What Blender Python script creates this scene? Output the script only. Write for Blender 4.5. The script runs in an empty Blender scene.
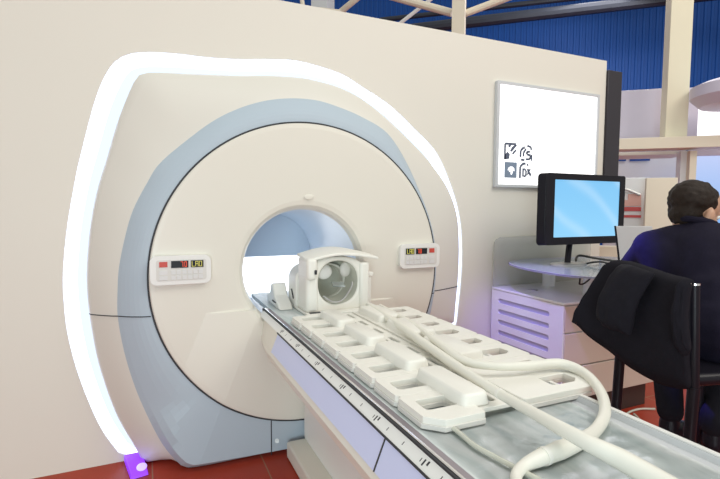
import bpy, bmesh, math, random
from mathutils import Vector, Matrix, noise
random.seed(7)
PI = math.pi
C = bpy.context.scene.collection

# ------------------------------------------------------------ camera
YAW, PIT, ROL = math.radians(24.2), math.radians(3.9), math.radians(0.3)
FPX = 476.0
CAM = Vector((0, -3.0375, 1.5))
fw = Vector((math.sin(YAW)*math.cos(PIT), math.cos(YAW)*math.cos(PIT), -math.sin(PIT)))
rt = Vector((math.cos(YAW), -math.sin(YAW), 0))
up = rt.cross(fw)
rt, up = rt*math.cos(ROL)+up*math.sin(ROL), -rt*math.sin(ROL)+up*math.cos(ROL)
cd = bpy.data.cameras.new('camera'); cam = bpy.data.objects.new('camera', cd); C.objects.link(cam)
cd.sensor_width = 36; cd.lens = FPX/720*36; cd.clip_start = .05; cd.clip_end = 200
cam.matrix_world = Matrix(((rt.x, up.x, -fw.x, CAM.x), (rt.y, up.y, -fw.y, CAM.y), (rt.z, up.z, -fw.z, CAM.z), (0, 0, 0, 1)))
sc = bpy.context.scene
sc.camera = cam

# ------------------------------------------------------------ world, lights, exposure
w = bpy.data.worlds.new('hall_light'); sc.world = w; w.use_nodes = True
bgn = w.node_tree.nodes['Background']
bgn.inputs[0].default_value = (0.96, 0.965, 0.905, 1); bgn.inputs[1].default_value = 0.60
sc.view_settings.view_transform = 'Standard'
sc.view_settings.look = 'None'
sc.view_settings.gamma = 1.0
sc.view_settings.exposure = 0.0
sc.view_settings.use_curve_mapping = False

def area(name, loc, target, size, power, col, sy=None):
    l = bpy.data.lights.new(name, 'AREA'); l.energy = power; l.color = col; l.size = size
    if sy: l.shape = 'RECTANGLE'; l.size_y = sy
    o = bpy.data.objects.new(name, l); C.objects.link(o); o.location = loc
    d = Vector(target)-Vector(loc); o.rotation_euler = d.to_track_quat('-Z', 'Y').to_euler()
    return o
area('hall_lamp_right', (4.5, -4.5, 6.0), (1.5, 0, 1.0), 3.0, 150, (1.0, .95, .85))
area('hall_lamp_overhead', (1.5, -3.5, 6.5), (1.0, -.5, 0.5), 4.0, 70, (.95, .97, 1.0))
area('front_fill', (-1.5, -5.9, .95), (1.3, -.3, .5), 2.0, 112, (.76, .94, 1.0))  # added low fill behind the camera for scanner and couch, no hall lamp
area('booth_lamp', (6.5, 2.0, 5.0), (6.0, 3.5, 1.0), 2.5, 110, (.98, .96, 1.0))
def spot(name, loc, target, power, col, deg, blend=.6, size=.05):
    l = bpy.data.lights.new(name, 'SPOT'); l.energy = power; l.color = col; l.spot_size = math.radians(deg); l.spot_blend = blend; l.shadow_soft_size = size
    o = bpy.data.objects.new(name, l); C.objects.link(o); o.location = loc
    o.rotation_euler = (Vector(target)-Vector(loc)).to_track_quat('-Z', 'Y').to_euler()
spot('violet_spot', (1.0, -1.5, 3.6), (2.50, -.38, .58), 420, (.34, .25, 1.0), 17)
spot('blue_spot', (1.0, -.6, 3.4), (2.03, -1.56, 1.28), 1500, (.13, .10, 1.0), 7, .9)


# ------------------------------------------------------------ pixel -> point helpers
def ray(px, py): return fw + rt*((px-360)/FPX) - up*((py-239.5)/FPX)
def P(px, py, X=None, Y=None, Z=None):
    d = ray(px, py)
    if X is not None: t = (X-CAM.x)/d.x
    elif Y is not None: t = (Y-CAM.y)/d.y
    else: t = (Z-CAM.z)/d.z
    return CAM + d*t
R0 = Vector((math.cos(YAW), -math.sin(YAW), 0)); F0 = Vector((math.sin(YAW), math.cos(YAW), 0))
def W(r, f, z): v = CAM + R0*r + F0*f; return Vector((v.x, v.y, z))
E1 = Vector((.743, -.669, 0)); E2 = Vector((.669, .743, 0))     # the hall's own axes: along its blue wall, and away
def PH(px, py, dist):
    d = ray(px, py); t = dist/d.dot(E2); return CAM + d*t

# ------------------------------------------------------------ materials
def mat(name, col, rough=.5, metal=0, em=None, es=0, alpha=None, bump=None, var=None, spec=.5, trans=0, coat=0, ior=None):
    m = bpy.data.materials.new(name); m.use_nodes = True
    nt = m.node_tree; b = nt.nodes['Principled BSDF']
    b.inputs['Base Color'].default_value = (*col, 1); b.inputs['Roughness'].default_value = rough
    b.inputs['Metallic'].default_value = metal; b.inputs['Specular IOR Level'].default_value = spec
    b.inputs['Coat Weight'].default_value = coat
    if ior: b.inputs['IOR'].default_value = ior
    if em: b.inputs['Emission Color'].default_value = (*em, 1); b.inputs['Emission Strength'].default_value = es
    if alpha is not None: b.inputs['Alpha'].default_value = alpha
    if trans: b.inputs['Transmission Weight'].default_value = trans
    tc = nt.nodes.new('ShaderNodeTexCoord')
    if var:
        sc_, amt = var
        n = nt.nodes.new('ShaderNodeTexNoise'); n.inputs['Scale'].default_value = sc_; n.inputs['Detail'].default_value = 3
        mx = nt.nodes.new('ShaderNodeMix'); mx.data_type = 'RGBA'
        nt.links.new(tc.outputs['Object'], n.inputs['Vector']); nt.links.new(n.outputs['Fac'], mx.inputs['Factor'])
        mx.inputs['A'].default_value = (*[c*(1-amt) for c in col], 1); mx.inputs['B'].default_value = (*[min(1, c*(1+amt)) for c in col], 1)
        nt.links.new(mx.outputs['Result'], b.inputs['Base Color'])
    if bump:
        sc_, st, di = bump
        n = nt.nodes.new('ShaderNodeTexNoise'); n.inputs['Scale'].default_value = sc_; n.inputs['Detail'].default_value = 4
        bp = nt.nodes.new('ShaderNodeBump'); bp.inputs['Strength'].default_value = st; bp.inputs['Distance'].default_value = di
        nt.links.new(tc.outputs['Object'], n.inputs['Vector']); nt.links.new(n.outputs['Fac'], bp.inputs['Height']); nt.links.new(bp.outputs['Normal'], b.inputs['Normal'])
    return m
M = dict(
 wall=mat('wall_paint', (.77, .735, .655), .6, var=(1.5, .012)),
 cream=mat('cream_plastic', (.79, .755, .67), .38, var=(2, .01), bump=(60, .02, .002)),
 cover=mat('cream_cover', (.74, .71, .64), .42, var=(2, .01)),
 blue=mat('grey_blue_plastic', (.47, .55, .62), .55, var=(2, .015), spec=.3),
 gap=mat('dark_gap', (.03, .03, .035), .6),
 strip=mat('light_channel', (.3, .33, .4), .5, em=(.66, .76, 1.0), es=2.1),
 stripin=mat('light_channel_inner', (.12, .15, .2), .5, em=(.80, .90, 1.0), es=.98),
 white=mat('white_plastic', (.84, .83, .80), .35, bump=(80, .02, .001)),
 coil=mat('ivory_coil_plastic', (.86, .84, .775), .38, var=(6, .02), bump=(90, .05, .001)),
 coilrim=mat('pale_coil_rim', (.72, .70, .66), .4),
 hose=mat('ivory_hose', (.84, .82, .735), .42, var=(12, .02), bump=(50, .06, .002)),
 lav=mat('lavender_panel', (.66, .71, .98), .42, var=(2, .01)),
 black=mat('black_plastic', (.010, .009, .014), .35, bump=(80, .03, .001), spec=.22),
 chrome=mat('chrome', (.8, .8, .82), .15, 1, var=(8, .03)),
 groove=mat('mauve_groove', (.30, .26, .28), .5, var=(5, .05)),
 rim=mat('grey_rim', (.60, .62, .64), .4, var=(3, .02)),
 terra=None,
 suit=mat('navy_suit_wool', (.011, .009, .020), .85, var=(30, .25), bump=(200, .25, .002), spec=.15),
 coat=mat('black_coat_wool', (.010, .009, .014), .9, var=(30, .25), bump=(200, .3, .002), spec=.2),
 skin=mat('skin', (.52, .29, .19), .5, var=(15, .06), bump=(120, .1, .001)),
 hair=mat('dark_hair', (.022, .014, .010), .6, var=(60, .4), bump=(150, .6, .004), spec=.2),
 glass=mat('frosted_glass', (.50, .58, .64), .12, alpha=.62, spec=.8),
 acry=mat('frosted_acrylic', (.66, .66, .62), .3, alpha=.42),
 peach=mat('drawer_front', (.62, .52, .44), .28, var=(3, .02), coat=.3),
 cab=mat('white_lacquer', (.80, .80, .80), .25, var=(3, .01), coat=.3),
 slotc=mat('lilac_slot', (.42, .40, .58), .5, var=(3, .02)),
 toe=mat('dark_plinth', (.05, .03, .025), .5),
 beam=mat('cream_beam', (.80, .72, .58), .5, var=(4, .03)),
 post=mat('cream_post', (.82, .76, .58), .5, var=(4, .03)),
 lilac=mat('lilac_panel', (.66, .62, .74), .5, var=(2, .02)),
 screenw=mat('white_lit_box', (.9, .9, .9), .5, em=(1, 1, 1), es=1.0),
 smoke=mat('smoked_panel', (.025, .02, .028), .3, var=(4, .2)),
 pipe=mat('dark_duct', (.02, .025, .04), .5, var=(6, .2)),
 wire=mat('cable_black', (.015, .015, .015), .45),
 clearw=mat('clear_tubing', (.72, .72, .62), .2, alpha=.8),
 mirror=mat('mirror_plate', (.75, .82, .9), .08, 1),
 bubble=mat('smoky_green_plastic', (.70, .70, .62), .22, var=(8, .1)),
 violet=mat('violet_lamp_body', (.25, .05, .7), .4, em=(.22, .03, .75), es=.9),
 vlens=mat('violet_lens', (.4, .3, 1), .3, em=(.42, .35, 1.0), es=1.2),
 lcdred=mat('red_digits', (.3, .02, .01), .4, em=(1, .12, .05), es=.8),
 lcdyel=mat('yellow_digits', (.3, .3, .05), .4, em=(.7, .62, .15), es=.7),
 redbtn=mat('red_key', (.6, .08, .06), .4), key=mat('grey_key', (.74, .73, .72), .4), darklcd=mat('display_window', (.02, .025, .03), .2),
 ink=mat('dark_ink', (.10, .12, .18), .6), inkblue=mat('slate_ink', (.22, .28, .38), .6),
 redp=mat('red_print', (.6, .08, .08), .5), pinkp=mat('pink_print', (.75, .42, .36), .5),
 metal=mat('grey_metal', (.5, .5, .5), .35, .8),
)
# floor: terracotta tiles with thin joints
m = bpy.data.materials.new('terracotta_tiles'); m.use_nodes = True; nt = m.node_tree; b = nt.nodes['Principled BSDF']
tc = nt.nodes.new('ShaderNodeTexCoord'); br = nt.nodes.new('ShaderNodeTexBrick'); br.offset = 0
br.inputs['Scale'].default_value = 1; br.inputs['Brick Width'].default_value = .6; br.inputs['Row Height'].default_value = .6; br.inputs['Mortar Size'].default_value = .004
br.inputs['Color1'].default_value = (.44, .045, .018, 1); br.inputs['Color2'].default_value = (.40, .040, .016, 1); br.inputs['Mortar'].default_value = (.38, .16, .09, 1)
nz = nt.nodes.new('ShaderNodeTexNoise'); nz.inputs['Scale'].default_value = 6
mx = nt.nodes.new('ShaderNodeMix'); mx.data_type = 'RGBA'; mx.blend_type = 'MULTIPLY'; mx.inputs['Factor'].default_value = .25
nt.links.new(tc.outputs['Object'], br.inputs['Vector']); nt.links.new(tc.outputs['Object'], nz.inputs['Vector'])
nt.links.new(br.outputs['Color'], mx.inputs['A']); nt.links.new(nz.outputs['Color'], mx.inputs['B']); nt.links.new(mx.outputs['Result'], b.inputs['Base Color'])
b.inputs['Roughness'].default_value = .4; b.inputs['Specular IOR Level'].default_value = .3
M['terra'] = m
# blue corrugated sheet
M['bluewall'] = mat('blue_sheet', (.008, .075, .33), .5, var=(.5, .12), spec=.25)
# monitor screen picture
def screen_mat(name, top, bot, streak, es, z0, z1):
    m = bpy.data.materials.new(name); m.use_nodes = True; nt = m.node_tree; b = nt.nodes['Principled BSDF']
    tc = nt.nodes.new('ShaderNodeTexCoord'); sp = nt.nodes.new('ShaderNodeSeparateXYZ'); nt.links.new(tc.outputs['Object'], sp.inputs[0])
    mr = nt.nodes.new('ShaderNodeMapRange'); mr.inputs['From Min'].default_value = z0; mr.inputs['From Max'].default_value = z1
    nt.links.new(sp.outputs['Z'], mr.inputs['Value'])
    mx = nt.nodes.new('ShaderNodeMix'); mx.data_type = 'RGBA'; nt.links.new(mr.outputs['Result'], mx.inputs['Factor'])
    mx.inputs['A'].default_value = (*bot, 1); mx.inputs['B'].default_value = (*top, 1)
    wv = nt.nodes.new('ShaderNodeTexWave'); wv.inputs['Scale'].default_value = 1.1; wv.inputs['Distortion'].default_value = 5; wv.inputs['Detail'].default_value = 1
    mp = nt.nodes.new('ShaderNodeMapping'); mp.inputs['Rotation'].default_value = (0, .9, 0); nt.links.new(tc.outputs['Object'], mp.inputs[0]); nt.links.new(mp.outputs[0], wv.inputs['Vector'])
    pw = nt.nodes.new('ShaderNodeMath'); pw.operation = 'POWER'; pw.inputs[1].default_value = 6; nt.links.new(wv.outputs['Fac'], pw.inputs[0])
    ml = nt.nodes.new('ShaderNodeMath'); ml.operation = 'MULTIPLY'; ml.inputs[1].default_value = streak; nt.links.new(pw.outputs[0], ml.inputs[0])
    m2 = nt.nodes.new('ShaderNodeMix'); m2.data_type = 'RGBA'; nt.links.new(ml.outputs[0], m2.inputs['Factor']); nt.links.new(mx.outputs['Result'], m2.inputs['A']); m2.inputs['B'].default_value = (.75, .9, 1, 1)
    nt.links.new(m2.outputs['Result'], b.inputs['Emission Color']); b.inputs['Emission Strength'].default_value = es
    b.inputs['Base Color'].default_value = (.05, .08, .1, 1); b.inputs['Roughness'].default_value = .3
    return m
# tabletop under crinkled film
def film_mat():
    m = mat('aqua_tabletop', (.60, .67, .65), .42, spec=.4)
    nt = m.node_tree; b = nt.nodes['Principled BSDF']
    tc = nt.nodes.new('ShaderNodeTexCoord'); mp = nt.nodes.new('ShaderNodeMapping'); mp.inputs['Scale'].default_value = (14, 3, 8); mp.inputs['Rotation'].default_value = (0, 0, .9)
    n = nt.nodes.new('ShaderNodeTexNoise'); n.inputs['Scale'].default_value = 1.3; n.inputs['Detail'].default_value = 5; n.inputs['Distortion'].default_value = .8
    cr = nt.nodes.new('ShaderNodeValToRGB'); cr.color_ramp.elements[0].position = .35; cr.color_ramp.elements[0].color = (.54, .61, .60, 1); cr.color_ramp.elements[1].position = .65; cr.color_ramp.elements[1].color = (.74, .77, .76, 1)
    bp = nt.nodes.new('ShaderNodeBump'); bp.inputs['Strength'].default_value = .15; bp.inputs['Distance'].default_value = .004
    nt.links.new(tc.outputs['Object'], mp.inputs[0]); nt.links.new(mp.outputs[0], n.inputs['Vector']); nt.links.new(n.outputs['Fac'], cr.inputs[0]); nt.links.new(cr.outputs[0], b.inputs['Base Color'])
    nt.links.new(n.outputs['Fac'], bp.inputs['Height']); nt.links.new(bp.outputs['Normal'], b.inputs['Normal'])
    return m
M['film'] = film_mat()

# ------------------------------------------------------------ mesh helpers
OFF = {}
def obj(name, bm, m, parent=None, smooth=True, bevel=0, seg=2, angle=35):
    me = bpy.data.meshes.new(name)
    if parent is not None:
        off = OFF.get(parent.name, Vector((0, 0, 0)))
        bmesh.ops.translate(bm, verts=bm.verts, vec=-off)
    bmesh.ops.recalc_face_normals(bm, faces=bm.faces)
    bm.to_mesh(me); bm.free()
    ms = m if isinstance(m, (list, tuple)) else [m]
    for q in ms: me.materials.append(q)
    o = bpy.data.objects.new(name, me); C.objects.link(o)
    if parent is not None:
        o.parent = parent; OFF[o.name] = OFF.get(parent.name, Vector((0, 0, 0)))
    if smooth:
        for p in me.polygons: p.use_smooth = True
        try: me.set_sharp_from_angle(angle=math.radians(angle))
        except Exception: pass
    if bevel:
        bv = o.modifiers.new('bevel', 'BEVEL'); bv.width = bevel; bv.segments = seg; bv.limit_method = 'ANGLE'; bv.angle_limit = math.radians(40)
    return o
def tag(o, label=None, cat=None, group=None, kind=None):
    if label: o['label'] = label
    if cat: o['category'] = cat
    if group: o['group'] = group
    if kind: o['kind'] = kind
    return o
def thing(name, label, cat, loc, group=None):
    o = bpy.data.objects.new(name, None); C.objects.link(o); o.location = loc; OFF[o.name] = Vector(loc)
    o.empty_display_size = .05
    return tag(o, label, cat, group)
def struct(name, bm, m, label=None, **k):
    o = obj(name, bm, m, **k); o['kind'] = 'structure'
    if label: o['label'] = label; o['category'] = name.split('_')[0]
    return o
def B(*boxes):
    bm = bmesh.new()
    for b_ in boxes: addbox(bm, *b_)
    return bm
def addbox(bm, x0, y0, z0, x1, y1, z1, mi=0):
    vs = [bm.verts.new(p) for p in ((x0, y0, z0), (x1, y0, z0), (x1, y1, z0), (x0, y1, z0), (x0, y0, z1), (x1, y0, z1), (x1, y1, z1), (x0, y1, z1))]
    for f in ((0, 3, 2, 1), (4, 5, 6, 7), (0, 1, 5, 4), (1, 2, 6, 5), (2, 3, 7, 6), (3, 0, 4, 7)):
        q = bm.faces.new([vs[i] for i in f]); q.material_index = mi
def obox(bm, o, ax, ay, az):     # box from a corner and three edge vectors
    o, ax, ay, az = map(Vector, (o, ax, ay, az))
    vs = [bm.verts.new(p) for p in (o, o+ax, o+ax+ay, o+ay, o+az, o+ax+az, o+ax+ay+az, o+ay+az)]
    for f in ((0, 3, 2, 1), (4, 5, 6, 7), (0, 1, 5, 4), (1, 2, 6, 5), (2, 3, 7, 6), (3, 0, 4, 7)): bm.faces.new([vs[i] for i in f])
def spline(pts, n=8, closed=False):
    pts = [Vector(p) for p in pts]; out = []; N = len(pts)
    rng = range(N) if closed else range(N-1)
    for i in rng:
        g = (lambda k: pts[k % N]) if closed else (lambda k: pts[max(0, min(N-1, k))])
        a, b_, c, d = g(i-1), g(i), g(i+1), g(i+2)
        for k in range(n):
            t = k/n
            out.append(.5*((2*b_)+(c-a)*t+(2*a-5*b_+4*c-d)*t*t+(3*b_-a-3*c+d)*t**3))
    if not closed: out.append(pts[-1])
    return out
def tube(bm, pts, r, n=12, cap=True):
    pts = [Vector(p) for p in pts]; rs = r if isinstance(r, (list, tuple)) else [r]*len(pts)
    rings = []; nrm = None
    for i, p in enumerate(pts):
        t = (pts[min(i+1, len(pts)-1)]-pts[max(i-1, 0)]).normalized()
        if nrm is None: nrm = t.orthogonal().normalized()
        nrm = (nrm - t*nrm.dot(t)).normalized(); bi = t.cross(nrm)
        rings.append([bm.verts.new(p+(nrm*math.cos(2*PI*k/n)+bi*math.sin(2*PI*k/n))*rs[i]) for k in range(n)])
    for a, b_ in zip(rings, rings[1:]):
        for k in range(n): bm.faces.new((a[k], a[(k+1) % n], b_[(k+1) % n], b_[k]))
    if cap: bm.faces.new(rings[0][::-1]); bm.faces.new(rings[-1])
    return bm
def T(pts, r, n=12): return tube(bmesh.new(), pts, r, n)
def cyl(bm, c, r, h, n=24, r2=None): return tube(bm, [Vector(c), Vector(c)+Vector((0, 0, h))], [r, r if r2 is None else r2], n)
def loops(bm, ls, closed=True, mi=0):
    vl = [[bm.verts.new(p) for p in l] for l in ls]
    n = len(vl[0])
    for a, b_ in zip(vl, vl[1:]):
        for k in range(n if closed else n-1):
            j = (k+1) % n
            try: f = bm.faces.new((a[k], a[j], b_[j], b_[k])); f.material_index = mi
            except ValueError: pass
    return vl
def plate(outer, holes, h, axis='Z', base=0):   # flat polygon with holes given thickness; outer in 2D
    bm = bmesh.new(); es = []
    def v(p):
        return {'Z': (p[0], p[1], base), 'Y': (p[0], base, p[1]), 'X': (base, p[0], p[1])}[axis]
    for lp in [outer]+list(holes):
        vs = [bm.verts.new(v(p)) for p in lp]
        for i in range(len(vs)): es.append(bm.edges.new((vs[i], vs[(i+1) % len(vs)])))
    bmesh.ops.triangle_fill(bm, edges=es, use_beauty=True)
    bm.normal_update()
    ex = bmesh.ops.extrude_face_region(bm, geom=bm.faces[:])
    d = {'Z': (0, 0, h), 'Y': (0, h, 0), 'X': (h, 0, 0)}[axis]
    bmesh.ops.translate(bm, verts=[q for q in ex['geom'] if isinstance(q, bmesh.types.BMVert)], vec=d)
    return bm
def rrect(x0, y0, x1, y1, r, n=4):
    out = []
    for cx, cy, a in ((x1-r, y1-r, 0), (x0+r, y1-r, 90), (x0+r, y0+r, 180), (x1-r, y0+r, 270)):
        for k in range(n+1):
            t = math.radians(a+90*k/n); out.append((cx+r*math.cos(t), cy+r*math.sin(t)))
    return out
def merge(dst, src):
    me = bpy.data.meshes.new('tmp'); src.to_mesh(me); src.free(); dst.from_mesh(me); bpy.data.meshes.remove(me); return dst
def sph(bm, c, r, mtx=None, u=20, v=12):
    r = r if isinstance(r, (tuple, list)) else (r, r, r)
    mm = Matrix.Translation(Vector(c)) @ (mtx if mtx else Matrix()) @ Matrix.Diagonal((r[0], r[1], r[2], 1))
    bmesh.ops.create_uvsphere(bm, u_segments=u, v_segments=v, radius=1, matrix=mm)

# ============================================================ THE SETTING
struct('floor', B((-6, -7, -.1, 14, 14, 0)), M['terra'], 'terracotta red tiled exhibition floor', smooth=False)

GC = Vector((.885, 1.05))    # scanner centre in (x, z)
def polar(ctrl, n=192, wall_y=0):
    """resample an outline (x,z) by angle around GC"""
    pts = [Vector((p[0], p[1])) for p in spline([(a, b, 0) for a, b in ctrl], 8, True)]
    out = []
    for k in range(n):
        a = 2*PI*k/n; d = Vector((math.cos(a), math.sin(a))); best = 0
        for i in range(len(pts)):
            p, q = pts[i]-GC, pts[(i+1) % len(pts)]-GC
            e = q-p; den = d.x*e.y-d.y*e.x
            if abs(den) < 1e-9: continue
            t = (p.x*e.y-p.y*e.x)/den; s = (p.x*d.y-p.y*d.x)/den
            if -1e-6 <= s <= 1+1e-6 and t > best: best = t
        out.append(GC+d*best)
    return out
def px_outline(pts, Y): return [(lambda v: (v.x, v.z))(P(x, y, Y=Y)) for x, y in pts]
outer_px = [(121.7, 457), (100, 427), (80, 380), (68, 337), (63.5, 300), (63, 270), (67, 227), (75, 180), (80, 157), (95, 100), (108, 70), (121, 57), (140, 52), (173, 53), (207, 57), (240, 59), (270, 59), (300, 61), (340, 73), (363, 87), (390, 105), (413, 127), (437, 153), (453, 190), (460.5, 220), (462.3, 247), (461.7, 275), (458.7, 307), (456.3, 325)]
rim_px = [(141, 460), (117, 417), (100, 370), (92, 333), (87.5, 300), (86.5, 270), (90, 227), (97, 190), (107, 157), (117, 123), (129, 92), (137, 77), (147, 72), (187, 73), (240, 75), (270, 75), (300, 77), (320, 81), (340, 87), (360, 97), (380, 112), (400, 130), (423, 153), (433, 165), (448, 187), (457.5, 213), (460, 240), (459.5, 273), (456.5, 307), (454.3, 325)]
ring_px = [(167, 450), (143, 407), (127, 363), (118, 320), (117.5, 290), (119, 267), (125, 237), (133, 210), (147, 183), (160, 163), (187, 140), (213, 121), (237, 109), (263, 101), (290, 98), (317, 100), (340, 107), (363, 117), (387, 132)]
def mirr(l, cx, zmax): return [(2*cx-x, z) for x, z in reversed(l) if z < zmax]
oL = px_outline(outer_px, 0); rL = px_outline(rim_px, -.08); gL = px_outline(ring_px, -.2)
FZ = .004
outerC = oL + mirr([p for p in oL[:4]], .90, .66) + [(1.85, -.25), (0, -.25)]
rimC = rL + mirr([p for p in rL[:4]], .89, .66) + [(1.78, -.25), (0, -.25)]
ringC = gL + [(1.60, 1.84), (1.72, 1.62), (1.83, 1.32), (1.86, 1.05), (1.83, .75), (1.74, .45), (1.62, .15), (1.55, -.05), (1.2, -.25), (.6, -.25), (.25, -.06)]
def clampz(l, z0): # cut below the floor, sliding the outline points along the floor line
    return [Vector((p.x, p.y)) if p.y >= z0 else GC+(p-GC)*((z0-GC.y)/(p.y-GC.y)) for p in l]
N = 192
outer = clampz(polar(outerC, N), .03); rim = clampz(polar(rimC, N), FZ); ringl = clampz(polar(ringC, N), FZ)

# wall with the scanner opening
oo = [(p.x, p.y) for p in outer]
struct('wall_back', plate([(-5, 0), (3.75, 0), (3.75, 2.8), (-5, 2.8)], [oo], .12, 'Y', 0), M['wall'], 'tall cream exhibition wall around the scanner', smooth=False)
# glowing channel around the scanner
ch = thing('light_channel', 'glowing blue-white light band framing the scanner opening in the wall', 'light', (.885, .03, .04))
bm = bmesh.new()
def lerp2(a, b, t): return [p*(1-t)+q*t for p, q in zip(a, b)]
def ylp(l, y): return [Vector((p.x, y, p.y)) for p in l]
midl = lerp2(outer, rim, .55)
loops(bm, [ylp(lerp2(outer, rim, .004), .012), ylp(lerp2(outer, rim, .02), .03), ylp(midl, .035), ylp(midl, .05), ylp(lerp2(outer, rim, .02), .05)])
obj('diffuser', bm, M['strip'], ch)
bm = bmesh.new(); loops(bm, [ylp(midl, .035), ylp(lerp2(outer, rim, 1.15), .03), ylp(lerp2(outer, rim, 1.15), .05), ylp(midl, .05)])
o = obj('inner_diffuser', bm, M['stripin'], ch); o['label'] = 'pale blue inner half of the light band'
# behind the wall end: blue corrugated hall wall
bm = bmesh.new()
base = CAM + E2*11.0; pitch = .115; prof = [(0, 0), (.055, 0), (.065, .02), (.105, .02)]
pts = []
for i in range(-134, 115):
    for a, d in prof: pts.append(base+E1*(i*pitch+a)-E2*d)
lo = [Vector((p.x, p.y, 0)) for p in pts]; hi = [Vector((p.x, p.y, 7.5)) for p in pts]
loops(bm, [lo, hi], closed=False)
b2 = base+E2*.1
obox(bm, (b2+E1*-15.4).to_tuple()[:2]+(0,), E1*28.6, E2*.1, (0, 0, 7.5))
struct('wall_hall', bm, M['bluewall'], 'blue corrugated metal wall of the exhibition hall', smooth=False)

# ============================================================ SCANNER
sn = thing('mri_scanner', 'large round cream and grey-blue MRI scanner set in the wall', 'scanner', (.885, -.2, 0))
def bulge(x, z): return 0
def crease_x(z): return .228+(.578-.228)*z/.868
def facet(bm):       # flat-faced fairing below the seam, cut into the mesh along its creases
    a, b_ = Vector((crease_x(0), 0, 0)), Vector((crease_x(.9), 0, .9)); d = (b_-a).normalized()
    for mir in (0, 1):
        for off in (0, -.30):
            c = Vector((a.x+off, 0, 0)); n = Vector((d.z, 0, -d.x))
            if mir: c.x = 1.77-c.x; n.x = -n.x
            bmesh.ops.bisect_plane(bm, geom=bm.verts[:]+bm.edges[:]+bm.faces[:], plane_co=c, plane_no=n)
    for z in (.907, .899): bmesh.ops.bisect_plane(bm, geom=bm.verts[:]+bm.edges[:]+bm.faces[:], plane_co=(0, 0, z), plane_no=(0, 0, 1))
    for v in bm.verts:
        if v.co.z > .903: continue
        x, z = v.co.x, v.co.z
        if x > .885: x = 1.77-x
        xc = crease_x(z); t = max(0, min(1, (x-(xc-.30))/.30))
        v.co.y -= .030*t*(1 if v.co.y < -.2 else max(0, (-v.co.y-.1)/.1))
    return bm
DR = .905; DY = -.28
dring = [Vector((GC.x+DR*1.008*math.cos(2*PI*k/N), GC.y+DR*1.008*math.sin(2*PI*k/N)-.0)) for k in range(N)]
dC = Vector((.905, 1.098))
dring = [dC+Vector((math.cos(2*PI*k/N), math.sin(2*PI*k/N)))*DR for k in range(N)]
# match disc ring to the polar rays of GC
def circ_polar(c, r):
    out = []
    for k in range(N):
        d = Vector((math.cos(2*PI*k/N), math.sin(2*PI*k/N))); m_ = GC-c
        b_ = m_.dot(d); cc = m_.dot(m_)-r*r; t = -b_+math.sqrt(b_*b_-cc); out.append(GC+d*t)
    return out
disc_o = circ_polar(dC, DR+.004)
disc_g = circ_polar(dC, DR-.006)
def yring(p):   # the blue band's outer edge comes forward at the floor
    t = max(0, 1-(p.y)/.5); e = max(0, min(1, (p.x-.0)/.3, (1.77-p.x)/.3))
    return -.19-.03*t*e
def Yb(l, f): return [Vector((p.x, f(p), p.y)) for p in l]
# cream surround (two halves at the horizontal seam are one moulding with a seam groove)
bm = bmesh.new()
cr_in = lerp2(rim, ringl, .14)
loops(bm, [ylp(rim, .06), Yb(rim, lambda p: -.065), Yb(lerp2(rim, ringl, .05), lambda p: -.085), Yb(cr_in, lambda p: -.10),
           Yb(lerp2(rim, ringl, .5), lambda p: -.10+.5*(yring(p)+.10)), Yb(lerp2(rim, ringl, .8), lambda p: -.10+.85*(yring(p)+.10)), Yb(ringl, lambda p: yring(p)), Yb(lerp2(ringl, disc_o, .05), lambda p: yring(p)+.03)])
obj('surround_cover', bm, M['cover'], sn)
# grey blue band
bm = bmesh.new()
def yband(t):
    def f(p): return yring(p)*(1-t)+(DY+bulge(p.x, p.y))*t
    return f
def shape(t): return t*t*(3-2*t)
foot = [Vector((p.x, p.y)) for p in disc_o]
ts = [0, .12, .25, .4, .55, .7, .85, .95, 1]
ls = [Yb(lerp2(ringl, disc_o, .0), lambda p: yring(p)+.03)]
for t in ts:
    l = lerp2(ringl, disc_o, t)
    s = math.sin(t*PI/2)**.9
    ls.append([Vector((p.x, (lambda q: yring(p)*(1-q)+(DY+bulge(p.x, p.y)+.012)*q)(min(1, s*(1+6*max(0, min(1, (.42-p.y)/.4))**2))), p.y)) for p in l])
ls.append(Yb(disc_g, lambda p: DY+.05))
loops(bm, ls); obj('front_band', facet(bm), M['blue'], sn, angle=4)
# dark shadow gap ring
bm = bmesh.new(); loops(bm, [Yb(disc_o, lambda p: DY+bulge(p.x, p.y)+.009), Yb(disc_g, lambda p: DY+bulge(p.x, p.y)+.009), Yb(disc_g, lambda p: DY+.03)]); obj('seam_ring', facet(bm), M['gap'], sn)
# cream disc with bore flare
BC = Vector((.873, 1.12)); BR = .375
bore = circ_polar(BC, BR)
bm = bmesh.new()
ls = [Yb(disc_g, lambda p: DY+.03), Yb(disc_g, lambda p: DY+bulge(p.x, p.y)+.006), Yb(lerp2(disc_g, bore, .012), lambda p: DY+bulge(p.x, p.y)-.002)]
for k in range(1, 21):
    t = .012+.90*k/20
    ls.append(Yb(lerp2(disc_g, bore, t), lambda p: DY+bulge(p.x, p.y)-.004-.006*math.sin(t*PI)))
ls.append(Yb(lerp2(disc_g, bore, .965), lambda p: DY+bulge(p.x, p.y)*.8+.0))
ls.append(Yb(circ_polar(BC, BR), lambda p: DY+.018))
ls.append(Yb(circ_polar(BC, BR-.012), lambda p: DY+.05))
loops(bm, ls); obj('front_disc', facet(bm), M['cream'], sn, angle=4)
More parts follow.
